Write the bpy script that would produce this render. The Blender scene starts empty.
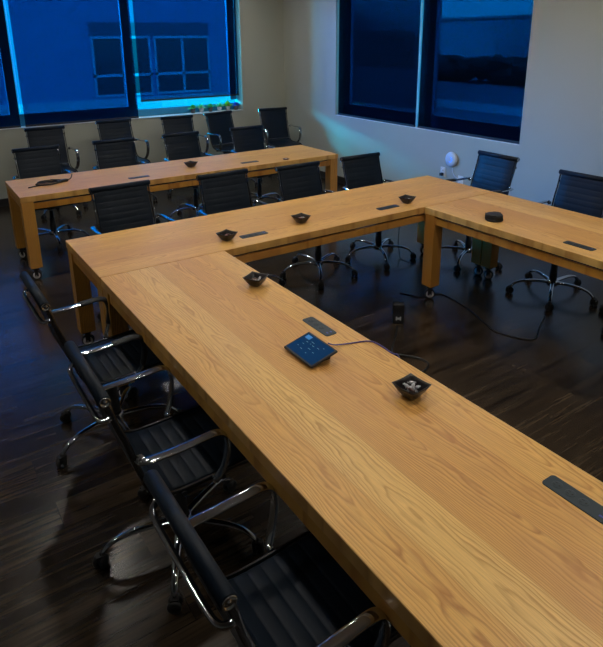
import bpy, bmesh, math, random
from mathutils import Vector, Matrix
random.seed(7)
PI = math.pi
C = bpy.context.scene.collection
SC = bpy.context.scene

# ------------------------------------------------------------------ camera
YAW, PITCH, ROLL, FPX, CYP, CAMH = 0.5884, 0.3017, -0.0082, 601.7562, 223.84, 2.0227
fw = Vector((math.sin(YAW)*math.cos(PITCH), math.cos(YAW)*math.cos(PITCH), -math.sin(PITCH)))
rt0 = Vector((math.cos(YAW), -math.sin(YAW), 0)); up0 = rt0.cross(fw)
rt = rt0*math.cos(ROLL) + up0*math.sin(ROLL); up = up0*math.cos(ROLL) - rt0*math.sin(ROLL)
cam = bpy.data.cameras.new('camera'); camo = bpy.data.objects.new('camera', cam); C.objects.link(camo)
M = Matrix((rt, up, -fw)).transposed().to_4x4(); M.translation = Vector((0, 0, CAMH)); camo.matrix_world = M
cam.sensor_fit = 'VERTICAL'; cam.sensor_height = 24; cam.lens = FPX/647*24
cam.shift_y = -(323.5-CYP)/647; cam.clip_start = .02; cam.clip_end = 300
SC.camera = camo

def at(u, v, z):
    """point on the horizontal plane z that the photograph shows at (u, v)"""
    d = fw + rt*((u-301.5)/FPX) - up*((v-CYP)/FPX); t = (z-CAMH)/d.z
    return Vector((d.x*t, d.y*t, z))

# ------------------------------------------------------------------ light
SC.view_settings.view_transform = 'Standard'; SC.view_settings.look = 'None'
SC.view_settings.gamma = 1; SC.view_settings.use_curve_mapping = False
SC.view_settings.exposure = 0.0
w = bpy.data.worlds.new('sky'); SC.world = w; w.use_nodes = True
wn = w.node_tree.nodes; wl = w.node_tree.links; bg = wn['Background']
tc = wn.new('ShaderNodeTexCoord'); sp = wn.new('ShaderNodeSeparateXYZ'); cr = wn.new('ShaderNodeValToRGB')
wl.new(tc.outputs['Generated'], sp.inputs[0]); wl.new(sp.outputs['Z'], cr.inputs[0]); wl.new(cr.outputs[0], bg.inputs[0])
cr.color_ramp.elements[0].position = .0; cr.color_ramp.elements[0].color = (.35, .75, .9, 1)
cr.color_ramp.elements[1].position = .6; cr.color_ramp.elements[1].color = (.14, .66, 1.0, 1)
bg.inputs[1].default_value = 9.0
sun = bpy.data.lights.new('sun', 'SUN'); suno = bpy.data.objects.new('sun', sun); C.objects.link(suno)
sun.energy = 48; sun.angle = math.radians(18); sun.color = (.6, .86, 1)
suno.rotation_euler = Vector((1.56, -2.0, -.50)).to_track_quat('-Z', 'Y').to_euler()
LAMP = 140

# ------------------------------------------------------------------ materials
def mat(name, col=(.5, .5, .5), rough=.5, metal=0, emit=None, es=1, spec=.5, bump=None, coat=0):
    m = bpy.data.materials.new(name); m.use_nodes = True; n = m.node_tree.nodes; l = m.node_tree.links
    b = n['Principled BSDF']; b.inputs['Base Color'].default_value = (*col, 1)
    b.inputs['Roughness'].default_value = rough; b.inputs['Metallic'].default_value = metal
    b.inputs['Specular IOR Level'].default_value = spec; b.inputs['Coat Weight'].default_value = coat
    if emit: b.inputs['Emission Color'].default_value = (*emit, 1); b.inputs['Emission Strength'].default_value = es
    if bump:
        t = n.new('ShaderNodeTexCoord'); x = n.new('ShaderNodeTexNoise'); x.inputs['Scale'].default_value = bump[0]
        x.inputs['Detail'].default_value = 3
        bp = n.new('ShaderNodeBump'); bp.inputs['Strength'].default_value = bump[1]; bp.inputs['Distance'].default_value = .002
        l.new(t.outputs['Object'], x.inputs[0]); l.new(x.outputs[0], bp.inputs['Height']); l.new(bp.outputs[0], b.inputs['Normal'])
    return m

class G:
    """tiny node-graph helper"""
    def __init__(s, m): s.n = m.node_tree.nodes; s.l = m.node_tree.links
    def put(s, i, v):
        if hasattr(v, 'is_output'): s.l.new(v, i)
        elif v is not None: i.default_value = v
    def m(s, op, a, b=None, c=None):
        x = s.n.new('ShaderNodeMath'); x.operation = op
        for k, v in enumerate((a, b, c)): s.put(x.inputs[k], v)
        return x.outputs[0]
    def comb(s, x, y, z=0.):
        k = s.n.new('ShaderNodeCombineXYZ')
        for i, v in enumerate((x, y, z)): s.put(k.inputs[i], v)
        return k.outputs[0]
    def noise(s, vec, scale, detail=2, out=0):
        x = s.n.new('ShaderNodeTexNoise'); s.l.new(vec, x.inputs['Vector']); x.inputs['Scale'].default_value = scale
        x.inputs['Detail'].default_value = detail; return x.outputs[out]
    def white(s, v, dims='1D'):
        x = s.n.new('ShaderNodeTexWhiteNoise'); x.noise_dimensions = dims
        s.l.new(v, x.inputs['W' if dims == '1D' else 'Vector']); return x.outputs['Value']
    def ramp(s, f, stops):
        x = s.n.new('ShaderNodeValToRGB'); s.l.new(f, x.inputs[0]); e = x.color_ramp.elements
        e[0].position, e[0].color = stops[0][0], (*stops[0][1], 1); e[1].position, e[1].color = stops[-1][0], (*stops[-1][1], 1)
        for p, c in stops[1:-1]: k = e.new(p); k.color = (*c, 1)
        return x.outputs[0]
    def mix(s, f, a, b, bt='MIX'):
        x = s.n.new('ShaderNodeMix'); x.data_type = 'RGBA'; x.blend_type = bt
        s.put(x.inputs[0], f); s.put(x.inputs[6], a); s.put(x.inputs[7], b); return x.outputs[2]

def wood(name, board=.15, vertical=False, warm=False):
    m = mat(name, rough=.42, spec=.25 if warm else .5); g = G(m); b = m.node_tree.nodes['Principled BSDF']
    t = g.n.new('ShaderNodeTexCoord'); s = g.n.new('ShaderNodeSeparateXYZ'); g.l.new(t.outputs['Object'], s.inputs[0])
    oi = g.n.new('ShaderNodeObjectInfo')
    X, Y, Z = s.outputs; rnd = oi.outputs['Random']
    if vertical: X, Y = Z, g.m('ADD', X, Y)
    row = g.m('FLOOR', g.m('DIVIDE', g.m('ADD', Y, 5.02), board))
    rid = g.white(g.m('ADD', row, g.m('MULTIPLY', rnd, 37.)))
    rid2 = g.white(g.m('ADD', row, g.m('MULTIPLY_ADD', rnd, 37., 11.3)))
    yl = g.m('SUBTRACT', g.m('FRACT', g.m('DIVIDE', g.m('ADD', Y, 5.02), board)), g.m('MULTIPLY_ADD', rid2, .7, .15))
    yl = g.m('MULTIPLY', yl, board)
    xo = g.m('MULTIPLY_ADD', rid, 23., X)
    wob = g.noise(g.comb(g.m('MULTIPLY', xo, 2.2), g.m('MULTIPLY', Y, 9.), rid), 1.0, 3)
    wob2 = g.noise(g.comb(g.m('MULTIPLY', xo, .8), rid2, rid), 1.0, 2)
    wob3 = g.noise(g.comb(g.m('MULTIPLY', xo, 14.), g.m('MULTIPLY', Y, 60.), rid), 1.0, 2)
    yl = g.m('MULTIPLY_ADD', g.m('SUBTRACT', wob2, .5), .16, yl)
    f = g.m('MULTIPLY', g.m('POWER', g.m('ABSOLUTE', yl), 1.55), 290.)
    f = g.m('ADD', f, g.m('MULTIPLY', g.m('MULTIPLY', xo, g.m('SUBTRACT', g.m('MULTIPLY', g.m('GREATER_THAN', rid2, .5), 2.), 1.)), 3.2))
    f = g.m('MULTIPLY_ADD', wob, 6.5, f); f = g.m('MULTIPLY_ADD', wob3, .5, f)
    saw = g.m('FRACT', g.m('MULTIPLY', f, 1.05))
    ring = g.ramp(saw, [(0, (.25, .25, .25)), (.10, (0, 0, 0)), (.55, (.22, .22, .22)), (.86, (1, 1, 1)), (1, (.25, .25, .25))])
    fade = g.noise(g.comb(g.m('MULTIPLY', xo, 1.7), g.m('MULTIPLY', Y, 12.), g.m('MULTIPLY', rid2, 9.)), 1.0, 2)
    fib = g.noise(g.comb(g.m('MULTIPLY', xo, 11.), g.m('MULTIPLY', Y, 380.), rid), 1.0, 2)
    blot = g.noise(g.comb(g.m('MULTIPLY', xo, 1.2), g.m('MULTIPLY', Y, 7.), rid2), 1.0, 2)
    base = g.ramp(rid, [(0, (.70, .36, .095)), (.35, (.86, .515, .145)), (.6, (.74, .395, .105)), (1, (.92, .61, .20))])
    if warm: base = g.mix(1., base, (.80, .68, .42, 1), 'MULTIPLY')   # the legs and aprons have a deeper, warmer colour
    dark = g.mix(1., base, (.62, .47, .34, 1), 'MULTIPLY')
    col = g.mix(g.m('MULTIPLY', ring, g.ramp(fade, [(.3, (.45, .45, .45)), (.65, (1, 1, 1))])), base, dark)
    col = g.mix(g.m('MULTIPLY', g.ramp(fib, [(.40, (0, 0, 0)), (.7, (1, 1, 1))]), .40), col, (.40, .21, .07, 1))
    col = g.mix(g.m('MULTIPLY', g.ramp(blot, [(.45, (0, 0, 0)), (.75, (1, 1, 1))]), .5), col, (.58, .27, .09, 1))
    edge = g.m('LESS_THAN', g.m('FRACT', g.m('DIVIDE', g.m('ADD', Y, 5.02), board)), .008)
    col = g.mix(g.m('MULTIPLY', edge, .45), col, (.25, .13, .05, 1))
    g.l.new(col, b.inputs['Base Color'])
    bp = g.n.new('ShaderNodeBump'); bp.inputs['Strength'].default_value = .12; bp.inputs['Distance'].default_value = .001
    g.l.new(fib, bp.inputs['Height']); g.l.new(bp.outputs[0], b.inputs['Normal'])
    return m

def floor_mat():
    m = mat('dark_plank_floor', rough=.4, spec=.6); g = G(m); b = m.node_tree.nodes['Principled BSDF']
    t = g.n.new('ShaderNodeTexCoord'); s = g.n.new('ShaderNodeSeparateXYZ'); g.l.new(t.outputs['Object'], s.inputs[0])
    X, Y, Z = s.outputs; W, L = .18, 1.22
    v = g.m('DIVIDE', g.m('ADD', Y, 20.), W); row = g.m('FLOOR', v)
    u = g.m('ADD', g.m('DIVIDE', X, L), g.m('MULTIPLY', g.white(row), 7.)); cx = g.m('FLOOR', u)
    pid = g.white(g.comb(cx, row, 0.), '3D')
    st = g.noise(g.comb(g.m('MULTIPLY_ADD', pid, 31., g.m('MULTIPLY', X, 1.6)), g.m('MULTIPLY', Y, 26.), pid), 1.0, 5)
    st2 = g.noise(g.comb(g.m('MULTIPLY_ADD', pid, 17., g.m('MULTIPLY', X, 5.)), g.m('MULTIPLY', Y, 120.), pid), 1.0, 3)
    col = g.ramp(pid, [(0, (.006, .0045, .0035)), (.5, (.018, .012, .008)), (1, (.050, .034, .021))])
    col = g.mix(g.ramp(st, [(.35, (0, 0, 0)), (.7, (1, 1, 1))]), col, (.060, .041, .025, 1))
    col = g.mix(g.m('MULTIPLY', g.ramp(st2, [(.4, (0, 0, 0)), (.75, (1, 1, 1))]), .6), col, (.012, .009, .007, 1))
    e1 = g.m('LESS_THAN', g.m('FRACT', v), .018); e2 = g.m('LESS_THAN', g.m('FRACT', u), .003)
    e = g.m('MAXIMUM', e1, e2); col = g.mix(g.m('MULTIPLY', e, .75), col, (.004, .003, .003, 1))
    g.l.new(col, b.inputs['Base Color'])
    g.l.new(g.m('MULTIPLY_ADD', st, .14, .17), b.inputs['Roughness'])
    return m

def see_through(name, tint, spec=.06, rough=.02):
    m = bpy.data.materials.new(name); m.use_nodes = True; n = m.node_tree.nodes; l = m.node_tree.links; n.clear()
    o = n.new('ShaderNodeOutputMaterial'); t = n.new('ShaderNodeBsdfTransparent'); t.inputs[0].default_value = (*tint, 1)
    gl = n.new('ShaderNodeBsdfGlossy'); gl.inputs['Roughness'].default_value = rough
    mx = n.new('ShaderNodeMixShader'); mx.inputs[0].default_value = spec
    l.new(t.outputs[0], mx.inputs[1]); l.new(gl.outputs[0], mx.inputs[2]); l.new(mx.outputs[0], o.inputs[0])
    return m
def shade_fabric(name, tint):
    """woven sun-screen cloth: most of it holes that let tinted light through, the thread itself near black"""
    m = bpy.data.materials.new(name); m.use_nodes = True; n = m.node_tree.nodes; l = m.node_tree.links; n.clear()
    o = n.new('ShaderNodeOutputMaterial'); t = n.new('ShaderNodeBsdfTransparent'); t.inputs[0].default_value = (*tint, 1)
    d = n.new('ShaderNodeBsdfDiffuse'); d.inputs[0].default_value = (.006, .012, .02, 1)
    mx = n.new('ShaderNodeMixShader'); mx.inputs[0].default_value = .2
    l.new(t.outputs[0], mx.inputs[1]); l.new(d.outputs[0], mx.inputs[2]); l.new(mx.outputs[0], o.inputs[0])
    return m

WOOD = wood('oak_boards'); WOODV = wood('oak_leg', .3, True, True); WOODA = wood('oak_apron', .25, False, True)
FLOOR = floor_mat()
WALL = mat('painted_wall', (.40, .415, .355), .85, bump=(60, .15))
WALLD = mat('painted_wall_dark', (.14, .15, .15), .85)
CEIL = mat('ceiling_paint', (.26, .26, .26), .9)
BASEB = mat('black_baseboard', (.012, .012, .014), .5)
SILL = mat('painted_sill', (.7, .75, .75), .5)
POST = mat('post_daylit_cyan', (.30, .60, .66), .5)  # cyan daylight falling on the post is put into its colour
FRAME = mat('window_metal_blue_lit', (.05, .32, .50), .45)  # blue window light painted into the frame colour
GLASS = see_through('blue_glass', (.012, .56, .66))
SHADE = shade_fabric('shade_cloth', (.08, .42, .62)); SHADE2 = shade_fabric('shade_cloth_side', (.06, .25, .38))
HEM = mat('shade_hem', (.01, .012, .016), .6)
LEATHER = mat('black_leather', (.006, .012, .022), .45, spec=.2, bump=(350, .25))
CHROME = mat('chrome', (.58, .60, .62), .09, 1)
DCHROME = mat('dark_polished_rail', (.16, .17, .19), .22, 1)
BLACKP = mat('black_plastic', (.012, .012, .014), .45)
SLEEVE = mat('arm_sleeve', (.02, .023, .028), .6)
RUBBER = mat('wheel_rubber', (.01, .01, .011), .6)
HUBW = mat('wheel_hub', (.80, .80, .78), .4)
STEEL = mat('steel', (.45, .46, .48), .3, 1)
BOWL = mat('black_bowl', (.012, .009, .010), .28, bump=(90, .3))
SLATE = mat('power_strip_face', (.010, .024, .036), .45)
SLOT = mat('socket_slot', (.002, .002, .003), .6)
USB = mat('usb_port', (.05, .07, .35), .4)
LAMPM = mat('lamp_diffuser', (.9, .9, .9), .5, emit=(1, .94, .83), es=LAMP)
LAMPF = mat('lamp_frame', (.8, .8, .8), .5)

# ------------------------------------------------------------------ mesh helpers
def bx(bm, lo, hi, mi=0, M=None):
    vs = [bm.verts.new((x, y, z)) for x in (lo[0], hi[0]) for y in (lo[1], hi[1]) for z in (lo[2], hi[2])]
    for f in ((0, 1, 3, 2), (4, 6, 7, 5), (0, 4, 5, 1), (2, 3, 7, 6), (0, 2, 6, 4), (1, 5, 7, 3)):
        fc = bm.faces.new([vs[i] for i in f]); fc.material_index = mi
    if M is not None: bmesh.ops.transform(bm, matrix=M, verts=vs)
    return vs
def smooth_path(pts, n=6, closed=False):
    P = [Vector(p) for p in pts]; out = []
    for i in range(len(P)-1):
        p0 = P[max(i-1, 0)]; p1 = P[i]; p2 = P[i+1]; p3 = P[min(i+2, len(P)-1)]
        for k in range(n):
            t = k/n
            out.append(.5*((2*p1)+(p2-p0)*t+(2*p0-5*p1+4*p2-p3)*t*t+(3*p1-p0-3*p2+p3)*t**3))
    out.append(P[-1]); return out
def tube(bm, pts, r=.01, seg=10, r2=None, mi=0, ref=None, rs=None):
    """sweep an ellipse (r across ref, r2 the other way) along pts"""
    P = [Vector(p) for p in pts]; r2 = r2 or r; rings = []; N = None
    for i, p in enumerate(P):
        t = (P[min(i+1, len(P)-1)]-P[max(i-1, 0)]).normalized()
        if ref is not None: N = Vector(ref)-t*Vector(ref).dot(t)
        elif N is None: N = t.orthogonal()
        else: N = N-t*N.dot(t)
        N.normalize(); B = t.cross(N); k = rs[i] if rs else 1
        rings.append([bm.verts.new(p+N*(math.cos(2*PI*j/seg)*r*k)+B*(math.sin(2*PI*j/seg)*r2*k)) for j in range(seg)])
    for a, b in zip(rings, rings[1:]):
        for j in range(seg):
            f = bm.faces.new((a[j], a[(j+1) % seg], b[(j+1) % seg], b[j])); f.material_index = mi; f.smooth = True
    for rg in (rings[0][::-1], rings[-1]):
        f = bm.faces.new(rg); f.material_index = mi
def lathe(bm, prof, M=Matrix(), seg=20, mi=0):
    rings = []
    for r, z in prof:
        rings.append([bm.verts.new(M @ Vector((r*math.cos(2*PI*j/seg), r*math.sin(2*PI*j/seg), z))) for j in range(seg)] if r > 1e-6 else [bm.verts.new(M @ Vector((0, 0, z)))])
    for a, b in zip(rings, rings[1:]):
        for j in range(seg):
            k = (j+1) % seg
            if len(a) == 1 and len(b) == 1: continue
            vs = (a[0], b[k], b[j]) if len(a) == 1 else ((a[j], a[k], b[0]) if len(b) == 1 else (a[j], a[k], b[k], b[j]))
            f = bm.faces.new(vs); f.material_index = mi; f.smooth = True
    for rg, fl in ((rings[0], 1), (rings[-1], 0)):
        if len(rg) > 1: f = bm.faces.new(rg[::-1] if fl else rg); f.material_index = mi
def obj(name, bm, mats, parent=None, bevel=0, loc=None, seg=2):
    me = bpy.data.meshes.new(name); bmesh.ops.recalc_face_normals(bm, faces=bm.faces); bm.to_mesh(me); bm.free()
    for m in (mats if isinstance(mats, (list, tuple)) else [mats]): me.materials.append(m)
    o = bpy.data.objects.new(name, me); C.objects.link(o)
    if parent: o.parent = parent
    if loc: o.location = loc
    if bevel:
        b = o.modifiers.new('bevel', 'BEVEL'); b.width = bevel; b.segments = seg; b.limit_method = 'ANGLE'; b.angle_limit = math.radians(40)
    return o
def tag(o, label, cat, group=None):
    o['label'] = label; o['category'] = cat
    if group: o['group'] = group
    elif 'group' in o: del o['group']
    return o
def thing(name, label, cat, loc=(0, 0, 0), rotz=0, group=None):
    o = bpy.data.objects.new(name, None); C.objects.link(o); o.empty_display_size = .1
    o.location = loc; o.rotation_euler = (0, 0, rotz); return tag(o, label, cat, group)
def struct(name, bm, m, parent=None, bevel=0):
    o = obj(name, bm, m, parent, bevel)
    if not parent: o['kind'] = 'structure'
    return o
def BM(): return bmesh.new()
def boxobj(name, lo, hi, m, parent=None, bevel=0):
    b = BM(); bx(b, lo, hi); return obj(name, b, m, parent, bevel)
def dup(o, parent=None):
    c = o.copy(); C.objects.link(c)
    if parent: c.parent = parent
    for ch in list(o.children): dup(ch, c)
    return c

# ------------------------------------------------------------------ room shell
X0, X1, Y0, Y1, H = -3.0, 5.1656, -2.4, 8.1982, 3.0
ZS, ZT, WT = .959, 2.9, .24
bm = BM(); bx(bm, (X0-WT, Y0-WT, -.1), (X1+WT, Y1+WT, 0)); struct('floor', bm, FLOOR)
bm = BM(); bx(bm, (X0-WT, Y0-WT, H), (X1+WT, Y1+WT, H+.1)); struct('ceiling', bm, CEIL)
BX0, BX1 = -1.70, 4.415
bm = BM()
for lo, hi in (((X0-WT, Y1, 0), (X1+WT, Y1+WT, ZS)), ((X0-WT, Y1, ZT), (X1+WT, Y1+WT, H)),
               ((X0-WT, Y1, ZS), (BX0, Y1+WT, ZT)), ((BX1, Y1, ZS), (X1+WT, Y1+WT, ZT))): bx(bm, lo, hi)
struct('wall_back', bm, WALL)
RY0, RY1 = 3.7826, 6.8575
bm = BM()
for lo, hi in (((X1, Y0, 0), (X1+WT, Y1, ZS)), ((X1, Y0, ZT), (X1+WT, Y1, H)),
               ((X1, Y0, ZS), (X1+WT, RY0, ZT)), ((X1, RY1, ZS), (X1+WT, Y1, ZT))): bx(bm, lo, hi)
struct('wall_right', bm, WALL)
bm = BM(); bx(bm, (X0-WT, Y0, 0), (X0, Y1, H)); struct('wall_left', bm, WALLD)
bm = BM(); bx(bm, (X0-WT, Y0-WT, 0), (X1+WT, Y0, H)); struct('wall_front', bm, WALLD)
for nm, lo, hi in (('baseboard_back', (X0, Y1-.014, 0), (X1, Y1, .1)), ('baseboard_right', (X1-.014, Y0, 0), (X1, Y1-.014, .1)),
                   ('baseboard_left', (X0, Y0, 0), (X0+.014, Y1-.014, .1)), ('baseboard_front', (X0+.014, Y0, 0), (X1-.014, Y0+.014, .1))):
    bm = BM(); bx(bm, lo, hi); struct(nm, bm, BASEB)

def window(n, a, b, wall, s0, s1, zb, shade, post=False):
    """one window between a and b along its wall: frame, pane, sill and roller shade (s0..s1, down to zb)"""
    def P(u, d, z): return (u, Y1+d, z) if wall == 'back' else (X1+d, u, z)
    def box(bm, u0, u1, d0, d1, z0, z1):
        p, q = P(u0, d0, z0), P(u1, d1, z1); bx(bm, tuple(map(min, p, q)), tuple(map(max, p, q)))
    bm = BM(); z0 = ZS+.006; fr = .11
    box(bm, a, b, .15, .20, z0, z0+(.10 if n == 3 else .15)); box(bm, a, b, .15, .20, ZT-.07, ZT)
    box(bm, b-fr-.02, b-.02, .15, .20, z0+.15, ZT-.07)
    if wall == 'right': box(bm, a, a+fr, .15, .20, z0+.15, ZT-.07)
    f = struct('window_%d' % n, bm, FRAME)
    bm = BM(); box(bm, a+.001, b-.001, .17, .176, z0+(.10 if n == 3 else .15), ZT-.07); obj('window_pane', bm, GLASS, f)
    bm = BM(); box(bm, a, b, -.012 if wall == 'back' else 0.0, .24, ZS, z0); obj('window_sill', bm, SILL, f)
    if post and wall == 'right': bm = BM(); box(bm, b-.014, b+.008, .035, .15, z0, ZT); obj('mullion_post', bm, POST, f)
    # roller shade
    r = thing('roller_shade', LAB[n], 'window shade', P((s0+s1)/2, .03, zb), 0, None)
    inv = -Vector(r.location)
    def shifted(bm): bmesh.ops.translate(bm, vec=inv, verts=bm.verts); return bm
    bm = BM(); box(bm, s0, s1, .029, .031, zb+.022, ZT-.06); obj('shade_cloth', shifted(bm), shade, r)
    bm = BM(); box(bm, s0, s1, .020, .040, zb, zb+.024); obj('hem_bar', shifted(bm), HEM, r, .003)
    bm = BM(); p, q = Vector(P(s0, .04, ZT-.04)), Vector(P(s1, .04, ZT-.04)); tube(bm, [p, q], .03, 16); obj('roller_tube', shifted(bm), HEM, r)
LAB = {1: 'leftmost dark blue roller shade, mostly cut off by the left edge', 2: 'wide blue roller shade lowered fully to the sill, second from left on back wall',
       3: 'blue roller shade stopping above the sill with potted plants below it', 4: 'dark roller shade nearest the room corner on the right wall',
       5: 'dark roller shade on the right wall with a pale sky strip, farther from the corner', 6: 'unseen roller shade'}
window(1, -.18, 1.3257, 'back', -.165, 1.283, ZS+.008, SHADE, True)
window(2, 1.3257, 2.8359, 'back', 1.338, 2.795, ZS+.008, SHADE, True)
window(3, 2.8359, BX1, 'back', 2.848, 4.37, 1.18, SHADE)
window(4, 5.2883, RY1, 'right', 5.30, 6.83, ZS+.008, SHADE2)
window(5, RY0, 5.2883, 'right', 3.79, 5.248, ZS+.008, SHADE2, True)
bm = BM(); bx(bm, (BX0, Y1+.02, ZS), (-.18, Y1+.2, ZT)); struct('trim_1', bm, WALL)

# ------------------------------------------------------------------ outside
ASPH = mat('pale_paving', (.14, .20, .26), .9, bump=(5, .3)); LAWN = mat('lawn', (.26, .70, .38), .9)
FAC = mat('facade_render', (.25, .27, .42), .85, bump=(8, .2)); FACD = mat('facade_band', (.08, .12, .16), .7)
FGL = mat('facade_glass', (.02, .06, .07), .15); FWH = mat('facade_white', (.45, .50, .56), .6)
bm = BM(); bx(bm, (-60, -60, -.75), (90, 90, -.55)); o = struct('ground', bm, ASPH)
bm = BM(); bx(bm, (8.4, 18.6, -.55), (15.5, 21.85, -.50)); struct('lawn', bm, LAWN)
bd = thing('office_building', 'long pale office building seen through the back wall shades', 'building', (4, 22, -.55))
B = Vector(bd.location)
def part_box(name, lo, hi, m, par, org, bevel=0):
    b = BM(); bx(b, tuple(Vector(lo)-org), tuple(Vector(hi)-org)); return obj(name, b, m, par, bevel)
part_box('wall', (-14, 22, -.55), (15.5, 30, 3.75), FAC, bd, B)
part_box('dark_band', (6.0, 21.97, 2.08), (10.45, 22, 2.55), FACD, bd, B)
part_box('plinth', (-14, 21.9, -.55), (15.5, 22, -.05), FWH, bd, B)
for x0, x1 in ((6.0, 8.12), (8.25, 10.45)):
    bm = BM()
    for lo, hi in (((x0, 21.93, 2.0), (x1, 22, 2.09)), ((x0, 21.93, .70), (x1, 22, .80)), ((x0, 21.93, .02), (x1, 22, .10)),
                   ((x0, 21.93, .1), (x0+.08, 22, 2.0)), ((x1-.08, 21.93, .1), (x1, 22, 2.0)), (((x0+x1)/2-.05, 21.93, .1), ((x0+x1)/2+.05, 22, 2.0))): bx(bm, tuple(Vector(lo)-B), tuple(Vector(hi)-B))
    wf = obj('window_frame', bm, FWH, bd)
    part_box('pane', (x0+.05, 21.96, .05), (x1-.05, 21.995, 2.05), FGL, wf, B)
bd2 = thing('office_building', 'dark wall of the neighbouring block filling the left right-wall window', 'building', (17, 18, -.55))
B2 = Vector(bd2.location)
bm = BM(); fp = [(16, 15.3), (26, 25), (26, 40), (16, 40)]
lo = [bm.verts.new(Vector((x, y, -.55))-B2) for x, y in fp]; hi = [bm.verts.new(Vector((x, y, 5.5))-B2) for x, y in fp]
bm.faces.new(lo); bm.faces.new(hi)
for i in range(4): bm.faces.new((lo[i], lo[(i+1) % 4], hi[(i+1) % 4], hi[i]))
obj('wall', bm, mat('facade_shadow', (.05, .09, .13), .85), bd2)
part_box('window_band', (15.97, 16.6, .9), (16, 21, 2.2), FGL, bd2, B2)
def hedge(name, lab, lo, hi, n, s, m):
    bm = BM(); r = random.Random(n); org = Vector(((lo[0]+hi[0])/2, (lo[1]+hi[1])/2, lo[2]))
    for i in range(n):
        c = Vector([r.uniform(lo[k]+s*.6, hi[k]-s*.6) for k in range(3)])-org; k = r.uniform(.6, 1.1)*s
        M = Matrix.Translation(c) @ Matrix.Diagonal((k, k, k*.8, 1)); rr = bmesh.ops.create_icosphere(bm, subdivisions=2, radius=1, matrix=M)
        for v in rr['verts']: v.co += Vector([r.uniform(-.12, .12)*s for _ in range(3)])
    o = obj(name, bm, m, None, loc=org); tag(o, lab, 'hedge'); return o
LEAF = mat('distant_leaves', (.02, .055, .05), .9)
hedge('hedge', 'dark hedge beyond the road outside the right wall window', (27, 8, -.55), (29.5, 30, .9), 260, .6, LEAF)
hb = thing('low_building', 'low distant building under the sky strip in the right wall window', 'building', (36, 20, -.55)); B3 = Vector(hb.location)
part_box('wall', (36, 8, -.55), (44, 36, 3.1), mat('far_wall', (.13, .18, .24), .8), hb, B3)
part_box('roof', (35.8, 7.8, 3.1), (44.2, 36.2, 3.3), FACD, hb, B3)
bm = BM(); bx(bm, (17, -30, -.55), (19.2, 60, -.53)); o = struct('kerb', bm, FWH)

# ------------------------------------------------------------------ ceiling lamps
first = None
XN = {-1.2: 'over the left floor', .9: 'over the near chairs', 2.5: 'over the middle', 3.95: 'near the right wall'}; YN = {-.9: 'behind the camera', 1.2: 'first row ahead of the camera', 3.2: 'second row ahead', 5.2: 'third row ahead', 7.2: 'row by the back wall'}
for x in XN:
    for y in YN:
        if (x < 0 and y < 3) or (x < 2 and y > 7): continue
        lab = 'small round recessed ceiling light %s, %s' % (XN[x], YN[y])
        if first is None:
            t = thing('ceiling_light', lab, 'ceiling light', (x, y, H), 0, 'round ceiling lights')
            bm = BM(); lathe(bm, [(.085, -.001), (.085, -.008), (.105, -.008), (.108, -.001)], Matrix(), 28); obj('frame', bm, LAMPF, t)
            bm = BM(); lathe(bm, [(0, -.004), (.084, -.004), (.084, -.002), (0, -.002)], Matrix(), 28); obj('diffuser', bm, LAMPM, t); first = t
        else:
            t = dup(first); t.location = (x, y, H); t['label'] = lab

# ------------------------------------------------------------------ tables
TH, TT = .76, .05
def caster_bm():
    bm = BM(); Mw = Matrix.Translation((0, 0, .042)) @ Matrix.Rotation(PI/2, 4, 'X')
    lathe(bm, [(0, -.012), (.030, -.012), (.033, -.014), (.042, -.011), (.042, .011), (.033, .014), (.030, .012), (0, .012)], Mw, 24, 0)
    for s in (-1, 1): lathe(bm, [(0, s*.0135), (.031, s*.0135), (.031, s*.0155), (.014, s*.0165), (0, s*.0165)], Mw, 20, 1)
    for s in (-1, 1): bx(bm, (-.012, s*.019-.002, .035), (.018, s*.019+.002, .103), 2)
    bx(bm, (-.03, -.026, .101), (.03, .026, .110), 2); lathe(bm, [(0, .105), (.022, .105), (.022, .118), (0, .118)], Matrix(), 16, 2)
    lathe(bm, [(.006, -.024), (.006, .024)], Matrix.Translation((0, 0, .042)) @ Matrix.Rotation(PI/2, 4, 'X'), 10, 3)
    return bm
_cm = caster_bm(); cast_obj_mesh = bpy.data.meshes.new('table_caster'); bmesh.ops.recalc_face_normals(_cm, faces=_cm.faces); _cm.to_mesh(cast_obj_mesh); _cm.free()
for m_ in (RUBBER, HUBW, BLACKP, STEEL): cast_obj_mesh.materials.append(m_)

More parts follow.
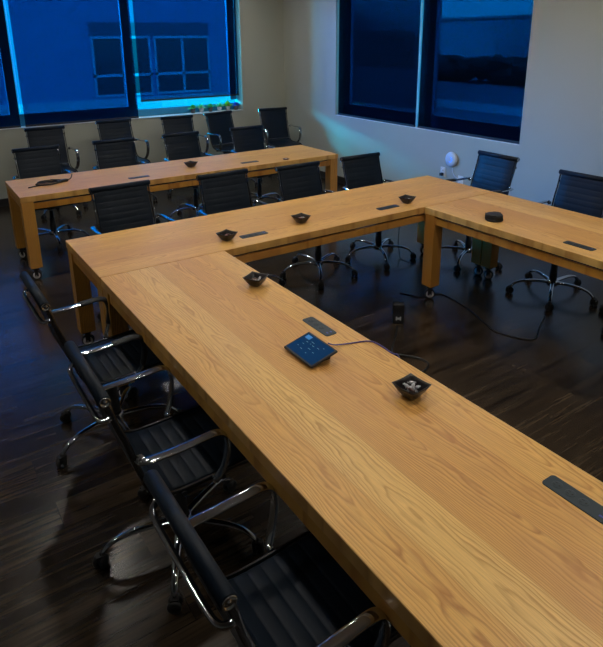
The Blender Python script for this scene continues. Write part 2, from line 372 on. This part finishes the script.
def power_strip(parent, p, ang, L=.20, Wd=.060):
    """flush power strip: rounded plate with three sockets and a usb pair"""
    bm = BM(); n = 5; pts = []
    for cx, cy, a0 in ((L/2-.012, Wd/2-.012, 0), (-L/2+.012, Wd/2-.012, 90), (-L/2+.012, -Wd/2+.012, 180), (L/2-.012, -Wd/2+.012, 270)):
        for i in range(n+1):
            a = math.radians(a0+90*i/n); pts.append((cx+.012*math.cos(a), cy+.012*math.sin(a)))
    lo = [bm.verts.new((x, y, .0)) for x, y in pts]; hi = [bm.verts.new((x, y, .0035)) for x, y in pts]
    bm.faces.new(hi); bm.faces.new(lo[::-1])
    for i in range(len(pts)): bm.faces.new((lo[i], lo[(i+1) % len(pts)], hi[(i+1) % len(pts)], hi[i]))
    o = obj('power_strip', bm, SLATE, parent, .0008); o.location = p; o.rotation_euler = (0, 0, ang)
    for k in range(3):
        bm = BM(); x = -L/2+.035+k*.042
        lathe(bm, [(0, .0034), (.0155, .0034), (.0155, .0042), (.0145, .0044), (0, .0040)], Matrix.Translation((x, 0, 0)), 16, 0)
        for dx, dy, a, b in ((-.006, .0055, .004, .0009), (-.006, -.0055, .004, .0009), (.007, 0, .0022, .0022)): bx(bm, (x+dx-a, dy-b, .0040), (x+dx+a, dy+b, .0048), 1)
        obj('socket', bm, [SLATE, SLOT], o)
    for k in (-1, 1):
        bm = BM(); bx(bm, (L/2-.030, k*.010-.0035, .0034), (L/2-.018, k*.010+.0035, .0044)); obj('usb_port', bm, USB, o)
    return o

def table(lab, x0, x1, y0, y1, rot, strips):
    cx, cy = (x0+x1)/2, (y0+y1)/2
    L, W = ((x1-x0), (y1-y0)) if not rot else ((y1-y0), (x1-x0))
    t = thing('conference_table', lab, 'table', (cx, cy, 0), PI/2 if rot else 0, 'oak conference tables on casters')
    a, b = L/2, W/2
    boxobj('tabletop', (-a, -b, TH-TT), (a, b, TH), WOOD, t, .003)
    lw = .098; i0 = .004; tp = .006
    for sx in (-1, 1):
        for sy in (-1, 1):
            bm = BM(); vs = bx(bm, (-lw/2, -lw/2, 0), (lw/2, lw/2, TH-TT-.118))
            lg = obj('leg', bm, WOODV, t, .003); lg.location = (sx*(a-i0-lw/2), sy*(b-i0-lw/2), .118)
            c = bpy.data.objects.new('caster', cast_obj_mesh); C.objects.link(c); c.parent = lg; c.location = (0, 0, -.118)
            c.rotation_euler = (0, 0, random.uniform(-1.2, 1.2) + (0 if not rot else PI/2))
    ah, z1 = .052, TH-TT-.018
    for s in (-1, 1):
        boxobj('apron', (-a+i0+lw, s*(b-.024)-.011, z1-ah), (a-i0-lw, s*(b-.024)+.011, z1), WOODA, t, .002)
        boxobj('apron', (s*(a-.024)-.011, -b+i0+lw, z1-ah), (s*(a-.024)+.011, b-i0-lw, z1), WOODA, t, .002)
    boxobj('shadow_gap_slab', (-a+.09, -b+.06, z1-.002), (a-.09, b-.06, TH-TT), BLACKP, t)  # black slab added to draw the shadow line between top and apron
    inv = Matrix.Rotation(-(PI/2 if rot else 0), 3, 'Z')
    for (px, py, ang) in strips:
        q = inv @ Vector((px-cx, py-cy, TH)); power_strip(t, q, ang-(PI/2 if rot else 0))
    return t
table('oak conference table alone at the back below the windows', .7437, 4.0614, 5.3339, 6.0832, False, ((1.822, 5.50, .0), (3.025, 5.51, .0)))
table('oak table joining the two arms of the u-shape, running left to right', .786, 4.0861, 3.1904, 3.9683, False, ((1.853, 3.352, .0), (3.03, 3.34, .0)))
table('nearest and largest-looking oak table, running from lower right toward the far left', .786, 1.5494, -.11, 3.187, True, ((1.44, 2.02, -PI/2), (1.425, .732, -PI/2)))
table('oak table forming the right arm, cut off by the right frame edge', 3.2721, 4.0861, -.11, 3.187, True, ((3.41, 1.985, -PI/2),))

# ------------------------------------------------------------------ chairs (facing -Y, origin under the pedestal)
PROF = smooth_path([(0, .304, .905), (0, .290, .872), (0, .272, .80), (0, .243, .71), (0, .215, .60), (0, .190, .52), (0, .155, .465), (0, .10, .443), (0, .0, .440), (0, -.12, .445), (0, -.20, .447), (0, -.245, .432), (0, -.262, .405)], 10)
def seglen(P): return sum((P[i+1]-P[i]).length for i in range(len(P)-1))
def sling_bm(P, hw, pitch, amp, ph=0):
    """ribbed upholstery following profile P, hw half width"""
    Q = []; s = 0; step = .004; i = 0; acc = 0; tot = seglen(P); d = 0
    n = int(tot/step); k = 0; L = [0]
    for a, b in zip(P, P[1:]): L.append(L[-1]+(b-a).length)
    for j in range(n+1):
        t = tot*j/n
        while k < len(L)-2 and L[k+1] < t: k += 1
        a, b = P[k], P[k+1]; u = (t-L[k])/max(L[k+1]-L[k], 1e-9); tn = (b-a).normalized()
        nrm = Vector((0, tn.z, -tn.y)); 
        g = abs(math.sin(PI*(t/pitch+ph)))**.22
        Q.append((a.lerp(b, u), nrm, .004+amp*g))
    bm = BM(); xs = [-hw, -hw*.97, -hw*.5, 0, hw*.5, hw*.97, hw]; kx = [.5, 1, 1, 1, 1, 1, .5]
    top = [[bm.verts.new(p+nr*(-h*kk)+Vector((x, 0, 0))) for x, kk in zip(xs, kx)] for p, nr, h in Q]
    bot = [[bm.verts.new(p+nr*(h*kk*.7)+Vector((x, 0, 0))) for x, kk in zip(xs, kx)] for p, nr, h in Q]
    m = len(xs)
    for g_, fl in ((top, 0), (bot, 1)):
        for a, b in zip(g_, g_[1:]):
            for j in range(m-1):
                f = bm.faces.new((a[j], a[j+1], b[j+1], b[j])); f.smooth = True
    for a, b in zip(range(len(Q)-1), range(1, len(Q))):
        for j in (0, m-1): bm.faces.new((top[a][j], top[b][j], bot[b][j], bot[a][j]))
    for e in (0, len(Q)-1):
        for j in range(m-1): bm.faces.new((top[e][j], top[e][j+1], bot[e][j+1], bot[e][j]))
    return bm
def flatbar(bm, P, hw, x, th=.005):
    """side rail: flat bar (hw deep across the profile, th half thick in x)"""
    tube(bm, [p+Vector((x, 0, 0)) for p in P], th, 8, hw, ref=(1, 0, 0))
ARM = [(y, z-.014 if z > .6 else z) for y, z in [(.214, .668), (.200, .672), (.10, .672), (.0, .678), (-.055, .680), (-.088, .664), (-.102, .615), (-.098, .55), (-.082, .49), (-.060, .448)]]
def arm_path(s):
    xs = [.236, .262, .268, .268, .268, .268, .268, .266, .258, .243]
    return smooth_path([(s*x, y, z) for x, (y, z) in zip(xs, ARM)], 8)
def make_chair(lab, sleeve):
    t = thing('office_chair', lab, 'chair')
    isplit = 56
    obj('backrest', sling_bm(PROF[3:isplit], .204, .046, .005), LEATHER, t)
    obj('seat', sling_bm(PROF[isplit:], .204, .047, .008), LEATHER, t)
    bm = BM(); tube(bm, [(-.226, .302, .905), (.226, .302, .905)], .021, 20); obj('top_roll', bm, LEATHER, t)
    for s in (-1, 1):
        bm = BM(); Mx = Matrix.Translation((s*.226, .302, .905)) @ Matrix.Rotation(s*PI/2, 4, 'Y')
        lathe(bm, [(.0, 0.001), (.0185, .001), (.0185, .004), (.0145, .005), (.0135, .002), (.005, .002), (.004, .004), (0, .004)], Mx, 20); obj('end_cap', bm, CHROME, t)
        bm = BM(); flatbar(bm, PROF[2:], .011, s*.216); obj('side_rail', bm, DCHROME, t)
        P = arm_path(s)
        bm = BM(); tube(bm, P, .020, 12, .0085, ref=(1, 0, 0))
        lathe(bm, [(0, -.012), (.013, -.012), (.013, .012), (0, .012)], Matrix.Translation((s*.237, -.060, .448)) @ Matrix.Rotation(PI/2, 4, 'Y'), 14)
        lathe(bm, [(0, -.012), (.012, -.012), (.012, .012), (0, .012)], Matrix.Translation((s*.237, .214, .654)) @ Matrix.Rotation(PI/2, 4, 'Y'), 14)
        a = obj('armrest', bm, CHROME, t)
        if sleeve:
            bm = BM(); tube(bm, P[20:62], .023, 12, .013, ref=(1, 0, 0)); obj('arm_sleeve', bm, SLEEVE, a)
    bm = BM(); tube(bm, smooth_path([(-.218, .286, .835), (-.213, .300, .828), (-.19, .318, .822), (-.12, .322, .82), (0, .322, .82), (.12, .322, .82), (.19, .318, .822), (.213, .300, .828), (.218, .286, .835)], 6), .0095, 10); obj('back_handle', bm, CHROME, t)
    bm = BM(); tube(bm, [(-.225, .06, .425), (.225, .06, .425)], .011, 12); tube(bm, [(-.225, -.10, .425), (.225, -.10, .425)], .011, 12); obj('spreader', bm, DCHROME, t)
    bm = BM(); bx(bm, (-.085, -.13, .360), (.085, .10, .415)); bx(bm, (-.045, -.06, .335), (.045, .06, .36)); tube(bm, [(.06, .0, .375), (.19, .0, .375), (.225, .0, .37)], .005, 8); obj('tilt_mechanism', bm, BLACKP, t, .006)
    bm = BM(); lathe(bm, [(.030, .085), (.030, .20), (.026, .205), (.026, .27), (.019, .272), (.019, .345)], Matrix(), 18); obj('gas_column', bm, BLACKP, t)
    bm = BM(); lathe(bm, [(.0, .085), (.042, .085), (.045, .10), (.042, .128), (.031, .135), (.031, .125)], Matrix(), 20); obj('hub', bm, CHROME, t)
    for k in range(5):
        bm = BM(); P = smooth_path([(.035, 0, .112), (.12, 0, .118), (.21, 0, .116), (.275, 0, .100), (.312, 0, .072), (.322, 0, .055)], 5)
        tube(bm, P, .015, 10, .010, ref=(0, 1, 0), rs=[1.25-.5*i/(len(P)-1) for i in range(len(P))])
        l = obj('base_leg', bm, CHROME, t); l.rotation_euler = (0, 0, math.radians(72*k))
        bm = BM(); Mw = Matrix.Translation((.330, 0, .027)) @ Matrix.Rotation(.5*k, 4, 'Z') @ Matrix.Rotation(PI/2, 4, 'X')
        for s in (-1, 1): lathe(bm, [(0, s*.006), (.024, s*.006), (.027, s*.010), (.027, s*.019), (.022, s*.024), (0, s*.025)], Mw, 18)
        lathe(bm, [(0, -.006), (.014, -.006), (.014, .006), (0, .006)], Mw, 12)
        bx(bm, (.310, -.016, .038), (.345, .016, .058)); tube(bm, [(.326, 0, .05), (.325, 0, .07)], .008, 8)
        obj('caster', bm, RUBBER, l, .0)
    return t
chrome_chair = make_chair('', False); sleeve_chair = make_chair('', True); used = set()
def chair(lab, x, y, rot, sleeve=False, base=20, group=None, lift=0):
    src = sleeve_chair if sleeve else chrome_chair
    if src.name in used: t = dup(src)
    else: t = src; used.add(src.name)
    t.location = (x, y, 0); t.rotation_euler = (0, 0, math.radians(rot)); t['label'] = lab; t['group'] = group
    k = 0
    for ch in sorted([c for c in t.children if c.name.startswith('base_leg')], key=lambda c: c.name):
        ch.rotation_euler = (0, 0, math.radians(base-rot+72*k)); k += 1
    for ch in t.children:
        if not ch.name.startswith(('base_leg', 'hub', 'gas_column')): ch.location.z = lift   # height setting
    return t
G1 = 'black ribbed office chairs'
# against the back wall
chair('black ribbed office chair by the back wall, leftmost of the wall row', 1.47, 7.52, -2, base=10, lift=.075, group=G1)
chair('black ribbed office chair by the back wall, second from left in the wall row', 2.34, 7.52, 3, base=40, lift=.095, group=G1)
chair('black ribbed office chair by the back wall, third from left in the wall row', 3.18, 7.54, -3, base=50, lift=.075, group=G1)
chair('turned office chair by the back wall, its seat in view, fourth of the row', 3.84, 7.48, 9, base=30, lift=.095, group=G1)
chair('tall-backed black office chair in the room corner, last of the wall row', 4.66, 7.50, -8, base=20, lift=.085, group=G1)
# behind the far table
chair('black office chair behind the far table at its left end', 1.16, 6.36, 2, base=50, group=G1, lift=.03)
chair('black office chair at the far table, second from its left end', 1.95, 6.36, -2, base=0, lift=.03, group=G1)
chair('black office chair at the far table directly behind the small bowl', 2.76, 6.36, 2, base=33, group=G1, lift=.03)
chair('black office chair at the far table, nearest its right end', 3.62, 6.36, -2, base=12, group=G1, lift=.03)
# behind the joining table
chair('leftmost black office chair between the two long parallel tables', 1.315, 4.09, 2, base=5, lift=.06, group=G1)
chair('second black office chair from the left between the two long tables', 2.155, 4.09, 0, base=60, lift=.04, group=G1)
chair('black office chair between the long tables in front of the far table right leg', 2.90, 4.085, 1, base=23, lift=.02, group=G1)
chair('black office chair right of the far table end, by the right wall', 3.61, 4.095, -1, base=27, lift=.02, group=G1)
# right side
chair('black office chair with black arms under the round wall device', 4.24, 3.55, -92, True, base=62, group=G1, lift=.055)
chair('black office chair behind the right table cut by the right frame edge', 4.19, 2.625, -88, True, base=68, lift=.035, group=G1)
chair('office chair beyond the right frame edge with only one caster in view', 4.20, 1.87, -90, True, base=15, group=G1)
# near side
chair('black office chair at left with black sleeves on both arms, farthest of the near three', 0.70, 2.85, 91, True, base=56, group=G1)
chair('middle of the three near black chairs at left, bare chrome arms', 0.703, 1.975, 90, base=26, group=G1)
chair('nearest black office chair at the bottom of the picture, bare chrome arms', 0.703, 1.11, 90, base=55, group=G1)

# ------------------------------------------------------------------ bowls and sweets
def bowl_bm(a=.051, h=.050):
    bm = BM(); n = 6; 
    def ring(s, z, lift, sharp):
        vs = []
        for e in range(4):
            for i in range(n):
                u = i/n*2-1; x, y = (u, -1) if e == 0 else ((1, u) if e == 1 else ((-u, 1) if e == 2 else (-1, -u)))
                c = (abs(x*y))**2; k = 1 + .01*c*sharp - (1-sharp)*.12*c
                vs.append(bm.verts.new((x*s*k, y*s*k, z+lift*c)))
        return vs
    R_ = [ring(a*.42, 0, 0, 0), ring(a*.52, .003, 0, .1), ring(a*.74, h*.4, .001, .4), ring(a*.92, h*.78, .004, .8), ring(a, h, .003, 1),
          ring(a*.955, h, .003, 1), ring(a*.87, h*.78, .004, .8), ring(a*.69, h*.42, .001, .4), ring(a*.46, .008, 0, .1)]
    N = 4*n
    for p, q in zip(R_, R_[1:]):
        for j in range(N):
            f = bm.faces.new((p[j], p[(j+1) % N], q[(j+1) % N], q[j])); f.smooth = True
    bm.faces.new(R_[0][::-1]); bm.faces.new(R_[-1]); return bm
def candy_bm():
    bm = BM(); prof = [(0, -.012), (.0045, -.011), (.0075, -.006), (.008, 0), (.0075, .006), (.0045, .011), (0, .012)]
    lathe(bm, prof, Matrix.Rotation(PI/2, 4, 'Y'), 10)
    for s in (-1, 1):
        c = bm.verts.new((s*.0105, 0, 0)); fan = [bm.verts.new((s*(.019+.001*(i % 2)), .008*math.cos(2*PI*i/8), (.004+.002*(i % 2))*math.sin(2*PI*i/8))) for i in range(8)]
        for i in range(8): bm.faces.new((c, fan[i], fan[(i+1) % 8]))
    return bm
CANDY = [mat('wrapper_white', (.45, .45, .48), .3), mat('wrapper_pink', (.45, .22, .25), .3), mat('wrapper_brown', (.12, .06, .05), .3), mat('wrapper_silver', (.5, .5, .52), .25, .6)]
cmesh = []
for m_ in CANDY:
    cb = candy_bm(); bmesh.ops.scale(cb, vec=(.8, .8, .8), verts=cb.verts); o = obj('wrapped_candy', cb, m_); cmesh.append(o.data); bpy.data.objects.remove(o)
b0 = None
for (u, v, rot, n, lab, where) in ((411, 396, 4, 9, 'square black bowl of wrapped sweets nearest the camera, right of the tablet', 'nearest'),
                       (256, 285, 30, 6, 'square black bowl on the near table just below the table seam', 'below the seam'),
                       (227, 240, 20, 6, 'square black bowl on the joining table at its left, beside a power strip', 'left on the joining table'),
                       (301, 222.5, 10, 6, 'square black bowl in the middle of the joining table', 'mid joining table'),
                       (407, 203, 15, 5, 'square black bowl near the right end of the joining table', 'right on the joining table'),
                       (191, 167, 25, 5, 'square black bowl on the far table, the most distant one', 'far table')):
    p = at(u, v, TH)
    if b0 is None: b0 = obj('candy_bowl', bowl_bm(), BOWL); b = b0
    else: b = b0.copy(); C.objects.link(b)
    b.location = p; b.rotation_euler = (0, 0, math.radians(rot)); tag(b, lab, 'bowl', 'square black candy bowls')
    full = .026 if n > 6 else .020
    for i in range(n):
        c = bpy.data.objects.new('wrapped_candy', cmesh[random.choice((0, 0, 1, 2, 3) if n > 6 else (0, 1, 2, 2, 2))]); C.objects.link(c)
        a = 2*PI*i/n*2.4; r = .024*math.sqrt(i/n); 
        c.location = p + Vector((r*math.cos(a), r*math.sin(a), full+.0016*i+.004)); c.rotation_euler = (random.uniform(-.4, .4), random.uniform(-.5, .5), random.uniform(0, 6))
        tag(c, 'small wrapped sweet lying in the %s' % {'nearest': 'black bowl nearest the camera', 'below the seam': 'bowl just below the table seam', 'left on the joining table': 'leftmost bowl of the joining table',
            'mid joining table': 'middle bowl of the joining table', 'right on the joining table': 'rightmost bowl of the joining table', 'far table': 'bowl on the far table'}[where], 'candy', 'sweets in the bowl: ' + where)

# ------------------------------------------------------------------ tablet on the near table
SCR = mat('tablet_screen', (.005, .02, .05), .08, emit=(.003, .05, .17), es=.4)
SCRL = mat('screen_light_blue', (.02, .1, .2), .2, emit=(.03, .25, .75), es=.4); SCRT = mat('screen_text', (.1, .2, .25), .2, emit=(.10, .32, .5), es=.25)
pc = (at(286, 345, TH)+at(308, 331, TH)+at(335, 352, TH)+at(312, 367, TH))/4
tb = thing('touch_tablet', 'small black touch tablet on a wedge stand, blue screen lit', 'tablet', tuple(Vector((1.285, 1.885, TH))+at(311, 351.5, TH)-at(308, 344.5, TH)), math.radians(-90))
# local: x along the long side, y toward the raised edge
TL, TW = .205, .135; tilt = math.radians(14)
RT = Matrix.Translation((0, -.003, .030)) @ Matrix.Rotation(tilt, 4, 'X')
bm = BM(); bx(bm, (-TL/2, -TW/2, -.006), (TL/2, TW/2, .004), 0, RT); obj('body', bm, BLACKP, tb, .004)
bm = BM(); bx(bm, (-TL/2+.009, -TW/2+.009, .004), (TL/2-.009, TW/2-.009, .0048), 0, RT); sc = obj('screen', bm, SCR, tb)
bm = BM(); bx(bm, (TL*-.40, TW*.22, .0048), (TL*-.24, TW*.38, .0052), 0, RT); obj('icon_tile', bm, SCRL, sc)
bm = BM()
for i, (x, y, l) in enumerate(((-.02, .03, .02), (-.045, .018, .012), (-.02, .018, .006), (-.0, .016, .014), (.03, .02, .012), (-.05, .0, .01), (.0, -.005, .016), (.035, -.01, .01), (-.03, -.025, .012), (.01, -.03, .008), (-.06, -.02, .006), (.05, .035, .007))):
    bx(bm, (x-l/2, y-.0012, .0048), (x+l/2, y+.0012, .0051), 0, RT)
obj('screen_marks', bm, SCRT, sc)
bm = BM()
vs = [(-.07, -.045, 0), (.07, -.045, 0), (.07, .05, 0), (-.07, .05, 0), (-.07, -.045, .012), (.07, -.045, .012), (.07, .05, .0355), (-.07, .05, .0355)]
vv = [bm.verts.new(v) for v in vs]
for f in ((3, 2, 1, 0), (4, 5, 6, 7), (0, 1, 5, 4), (1, 2, 6, 5), (2, 3, 7, 6), (3, 0, 4, 7)): bm.faces.new([vv[i] for i in f])
obj('wedge_stand', bm, BLACKP, tb, .003)

def cable(name, pts, r, m, lab, cat='cable', n=8, parent=None):
    bm = BM(); P = smooth_path(pts, n); org = P[0].copy(); tube(bm, [p-org for p in P], r, 8); o = obj(name, bm, m, parent); o.location = org
    if lab: tag(o, lab, cat)
    return o
CBL = mat('violet_cable', (.09, .07, .30), .5); CBK = mat('black_cable', (.008, .008, .009), .5)
def A(u, v, z): return at(u, v, z)
r_ = .003
e = A(388, 352, TH)
cable('tablet_cable', [(1.355, 1.835, TH+.024), (1.39, 1.83, TH+.008), A(352, 343, TH+.004), A(368, 341, TH+.004), A(378, 344, TH+.004), (1.545, 1.645, TH+.004), (1.560, 1.625, TH-.002), (1.565, 1.61, TH-.06), (1.60, 1.60, .45), (1.66, 1.66, .12), (1.80, 1.8, .008), (1.95, 1.9, .004)], r_, CBL, 'thin violet-blue cable from the tablet over the table edge')
# ------------------------------------------------------------------ adapter and cords on the floor
ad = thing('power_adapter', 'black power adapter standing on the floor with a small white logo', 'power adapter', tuple(A(398, 322, 0)), math.radians(-40))
boxobj('body', (-.042, -.03, 0), (.042, .03, .15), BLACKP, ad, .006)
bm = BM(); 
for x0, x1, z0, z1 in ((-.012, -.006, .028, .05), (.006, .012, .028, .05), (-.006, .0, .034, .044), (.0, .006, .034, .044)): bx(bm, (x0*1.6, -.0312, z0), (x1*1.6, -.0298, z1*1.15))
obj('logo', bm, mat('logo_white', (.5, .52, .52), .5), ad)
al = A(398, 322, 0)
cable('adapter_cord', [A(397, 326, .02), A(396, 334, .004), A(392, 352, .004), A(402, 355, .004), A(418, 358, .004), A(428, 363, .004), A(425, 370, .004), A(412, 374, .004), A(396, 372, .004)], .006, CBK, 'black cord looping from the adapter back under the near table edge')
cable('floor_cord', [A(400, 293, .004), A(410, 295, .004), A(421, 297.5, .004), A(440, 294, .004), A(457, 302, .004), A(470, 310, .004), A(486, 324, .004), A(495, 331, .004), A(510, 336, .004), A(528, 339.5, .004), A(536, 338, .004), A(539, 328, .004), A(545, 316, .004)], .0045, CBK, 'long black cord lying across the floor inside the u-shape', 'cord')
p = A(404, 236, .5)
cable('hanging_cord', [Vector((0, 0, .71))+at(399, 257, 0), Vector((.01, 0, .5))+at(399, 257, 0), Vector((-.01, .01, .2))+at(399, 257, 0), Vector((0, 0, .04))+at(399, 257, 0), at(401, 259, .004), at(409, 262, .004)], .004, CBK, 'black cord hanging from the joining table to the floor', 'cord')
# ------------------------------------------------------------------ coaster stack
cs = thing('coaster_holder', 'round black stack of coasters in a holder on the right table', 'coasters', tuple(at(494, 220, TH)))
bm = BM(); lathe(bm, [(0, 0), (.060, 0), (.063, .003), (.063, .012), (.056, .013), (0, .013)], Matrix(), 32)
for k in range(3):
    a0 = k*2*PI/3+.4
    pts = [(.0605*math.cos(a0+t*.12), .0605*math.sin(a0+t*.12)) for t in range(-4, 5)]
    for q, s in zip(pts, pts[1:]):
        tube(bm, [(q[0], q[1], .01), (q[0], q[1], .046)], .004, 6)
obj('holder', bm, RUBBER, cs)
for k in range(6):
    bm = BM(); lathe(bm, [(0, 0), (.0535, 0), (.055, .001), (.055, .0042), (.0535, .0052), (0, .0052)], Matrix.Translation((random.uniform(-.001, .001), random.uniform(-.001, .001), .0135+k*.0055)), 32)
    obj('coaster', bm, RUBBER, cs)
# ------------------------------------------------------------------ far table: coiled cable and small brown item
cc = A(51, 184, TH); pts = []
for i in range(34):
    a = i*.55; rr = .075+.012*math.sin(i*.37); pts.append((cc.x-.02+rr*1.35*math.cos(a)+.008*math.sin(i*.21), cc.y+rr*.95*math.sin(a), TH+.005+.0007*i))
pts = [(cc.x-.20, cc.y-.06, TH+.005), (cc.x-.14, cc.y-.035, TH+.005)]+pts+[(cc.x+.02, cc.y+.10, TH+.02), (cc.x+.12, cc.y+.10, TH+.006), (cc.x+.19, cc.y+.09, TH+.006), (cc.x+.215, cc.y+.10, TH+.05)]
cable('coiled_cable', pts, .0045, CBK, 'black cable coiled up on the left end of the far table', 'cable', 4)
plg = thing('cable_plug', 'black plug block lying beside the coiled cable on the far table', 'plug', (cc.x+.105, cc.y+.02, TH+.0), .3)
boxobj('body', (-.05, -.022, 0), (.05, .022, .024), BLACKP, plg, .006)
ct = A(286, 159.5, TH)
it = thing('small_dish', 'tiny brown dish with a pale bit on the far table right end', 'dish', tuple(ct))
bm = BM(); lathe(bm, [(0, 0), (.028, 0), (.038, .010), (.036, .011), (.026, .004), (0, .004)], Matrix(), 20); obj('dish', bm, mat('dish_brown', (.16, .07, .045), .4), it)
bm = BM(); bx(bm, (-.012, -.008, .004), (.012, .008, .012)); obj('contents', bm, CANDY[0], it, .003)

# ------------------------------------------------------------------ right wall: round device and outlets
RWX = X1
apx = thing('wireless_access_point', 'white round wall device with a glowing blue mark', 'wall device', (RWX, 4.65, .68), -PI/2)
# local: -y points into the room (wall plane y = 0)
Md = Matrix.Rotation(PI/2, 4, 'X')
bm = BM(); lathe(bm, [(0, 0), (.078, 0), (.084, .006), (.085, .016), (.080, .026), (.062, .034), (.03, .037), (0, .0375)], Md, 40); obj('body', bm, mat('device_white', (.62, .68, .78), .35), apx)
bm = BM()
for j in range(24):
    a0, a1 = -1.9+j*.14, -1.9+(j+1)*.14
    p0, p1 = [Vector((.028*math.cos(a), -.0375, .028*math.sin(a))) for a in (a0, a1)]; tube(bm, [p0, p1], .0035, 6)
obj('light_ring', bm, mat('ring_blue', (.05, .15, .8), .3, emit=(.05, .25, 1), es=1.6), apx)
def outlet(y, z, lab, plug):
    o = thing('wall_outlet', lab, 'outlet', (RWX, y, z), -PI/2, 'white wall outlets'); PW = mat('outlet_white', (.7, .72, .72), .4)
    boxobj('plate', (-.037, -.006, -.058), (.037, 0, .058), PW, o, .002)
    for dz in (-.022, .022):
        bm = BM(); lathe(bm, [(0, .006), (.016, .006), (.016, .008), (0, .008)], Matrix.Translation((0, 0, dz)) @ Md, 16)
        bx(bm, (-.007, -.0092, dz-.004), (-.005, -.0078, dz+.006), 1); bx(bm, (.005, -.0092, dz-.004), (.007, -.0078, dz+.006), 1); obj('socket', bm, [PW, SLOT], o)
    return o
outlet(4.775, .512, 'white wall outlet left below the round device with a black plug', True)
outlet(4.505, .455, 'white wall outlet right below the round device', False)
pl = obj('plug', (lambda b: (bx(b, (-.018, -.034, -.018), (.018, 0, .018)), b)[1])(BM()), BLACKP, None, .004, loc=(RWX-.0095, 4.775, .488)); pl.rotation_euler = (0, 0, -PI/2)
tag(pl, 'small black plug in the left wall outlet', 'plug')
WC = mat('white_cable', (.6, .62, .65), .5)
cable('device_cable', [(RWX-.012, 4.63, .585), (RWX-.015, 4.62, .55), (RWX-.02, 4.60, .52), (RWX-.03, 4.56, .495), (RWX-.02, 4.51, .478), (RWX-.012, 4.505, .477)], .004, WC, 'short white cable hanging from the round wall device')

# ------------------------------------------------------------------ plants on the sill
def plant(u, v, lab, fcol, pot, n, s):
    d = fw + rt*((u-301.5)/FPX) - up*((v-CYP)/FPX); t = (Y1+.09)/d.y; x = d.x*t
    t = thing('potted_plant', lab, 'plant', (x, Y1+.09, ZS+.006), 0, 'small potted plants on the window sill')
    bm = BM(); lathe(bm, [(0, 0), (.024, 0), (.027, .004), (.036, .055), (.037, .062), (.032, .062), (.030, .052), (0, .050)], Matrix(), 18); obj('pot', bm, pot, t)
    bm = BM(); r = random.Random(int(u))
    for i in range(n):
        th = r.uniform(0, 2*PI); ph = r.uniform(.1, 1.3); L = s*1.25*r.uniform(.6, 1.1)
        d = Vector((math.cos(th)*math.sin(ph), math.sin(th)*math.sin(ph)*.6, math.cos(ph))); c = Vector((0, 0, .052)); w_ = d.cross(Vector((0, 0, 1))).normalized()*L*.22
        a = [bm.verts.new(q) for q in (c, c+d*L*.5+w_, c+d*L+Vector((0, 0, -.2*L)), c+d*L*.5-w_, c+d*L*.55+Vector((0, 0, .006)))]
        for f in ((0, 1, 4), (1, 2, 4), (2, 3, 4), (3, 0, 4)): bm.faces.new([a[k] for k in f])
    obj('foliage', bm, fcol, t)
LG = mat('leaf_green', (.10, .55, .16), .5); LG2 = mat('leaf_pale', (.25, .72, .35), .5); LB = mat('leaf_blue', (.05, .16, .62), .5); LY = mat('leaf_lime', (.35, .75, .15), .5)
PD = mat('pot_dark', (.10, .09, .10), .6); PW_ = mat('pot_pale', (.5, .5, .52), .5)
plant(193, 111, 'green sill plant in a dark pot, leftmost under the raised shade', LG, PD, 60, .075)
plant(201.5, 110, 'pale green bushy sill plant, second from the left', LG2, PW_, 60, .078)
plant(210.5, 110, 'green sill plant in a dark pot, third from the left', LG, PD, 60, .075)
plant(219.5, 109, 'sill plant in a pale pot with few leaves, fourth from the left', LG2, PW_, 26, .085)
plant(228, 109, 'sill plant with upright lime leaves in a pale pot', LY, PW_, 40, .095)
plant(236, 108, 'blue-flowered sill plant at the right end', LB, PD, 60, .07)
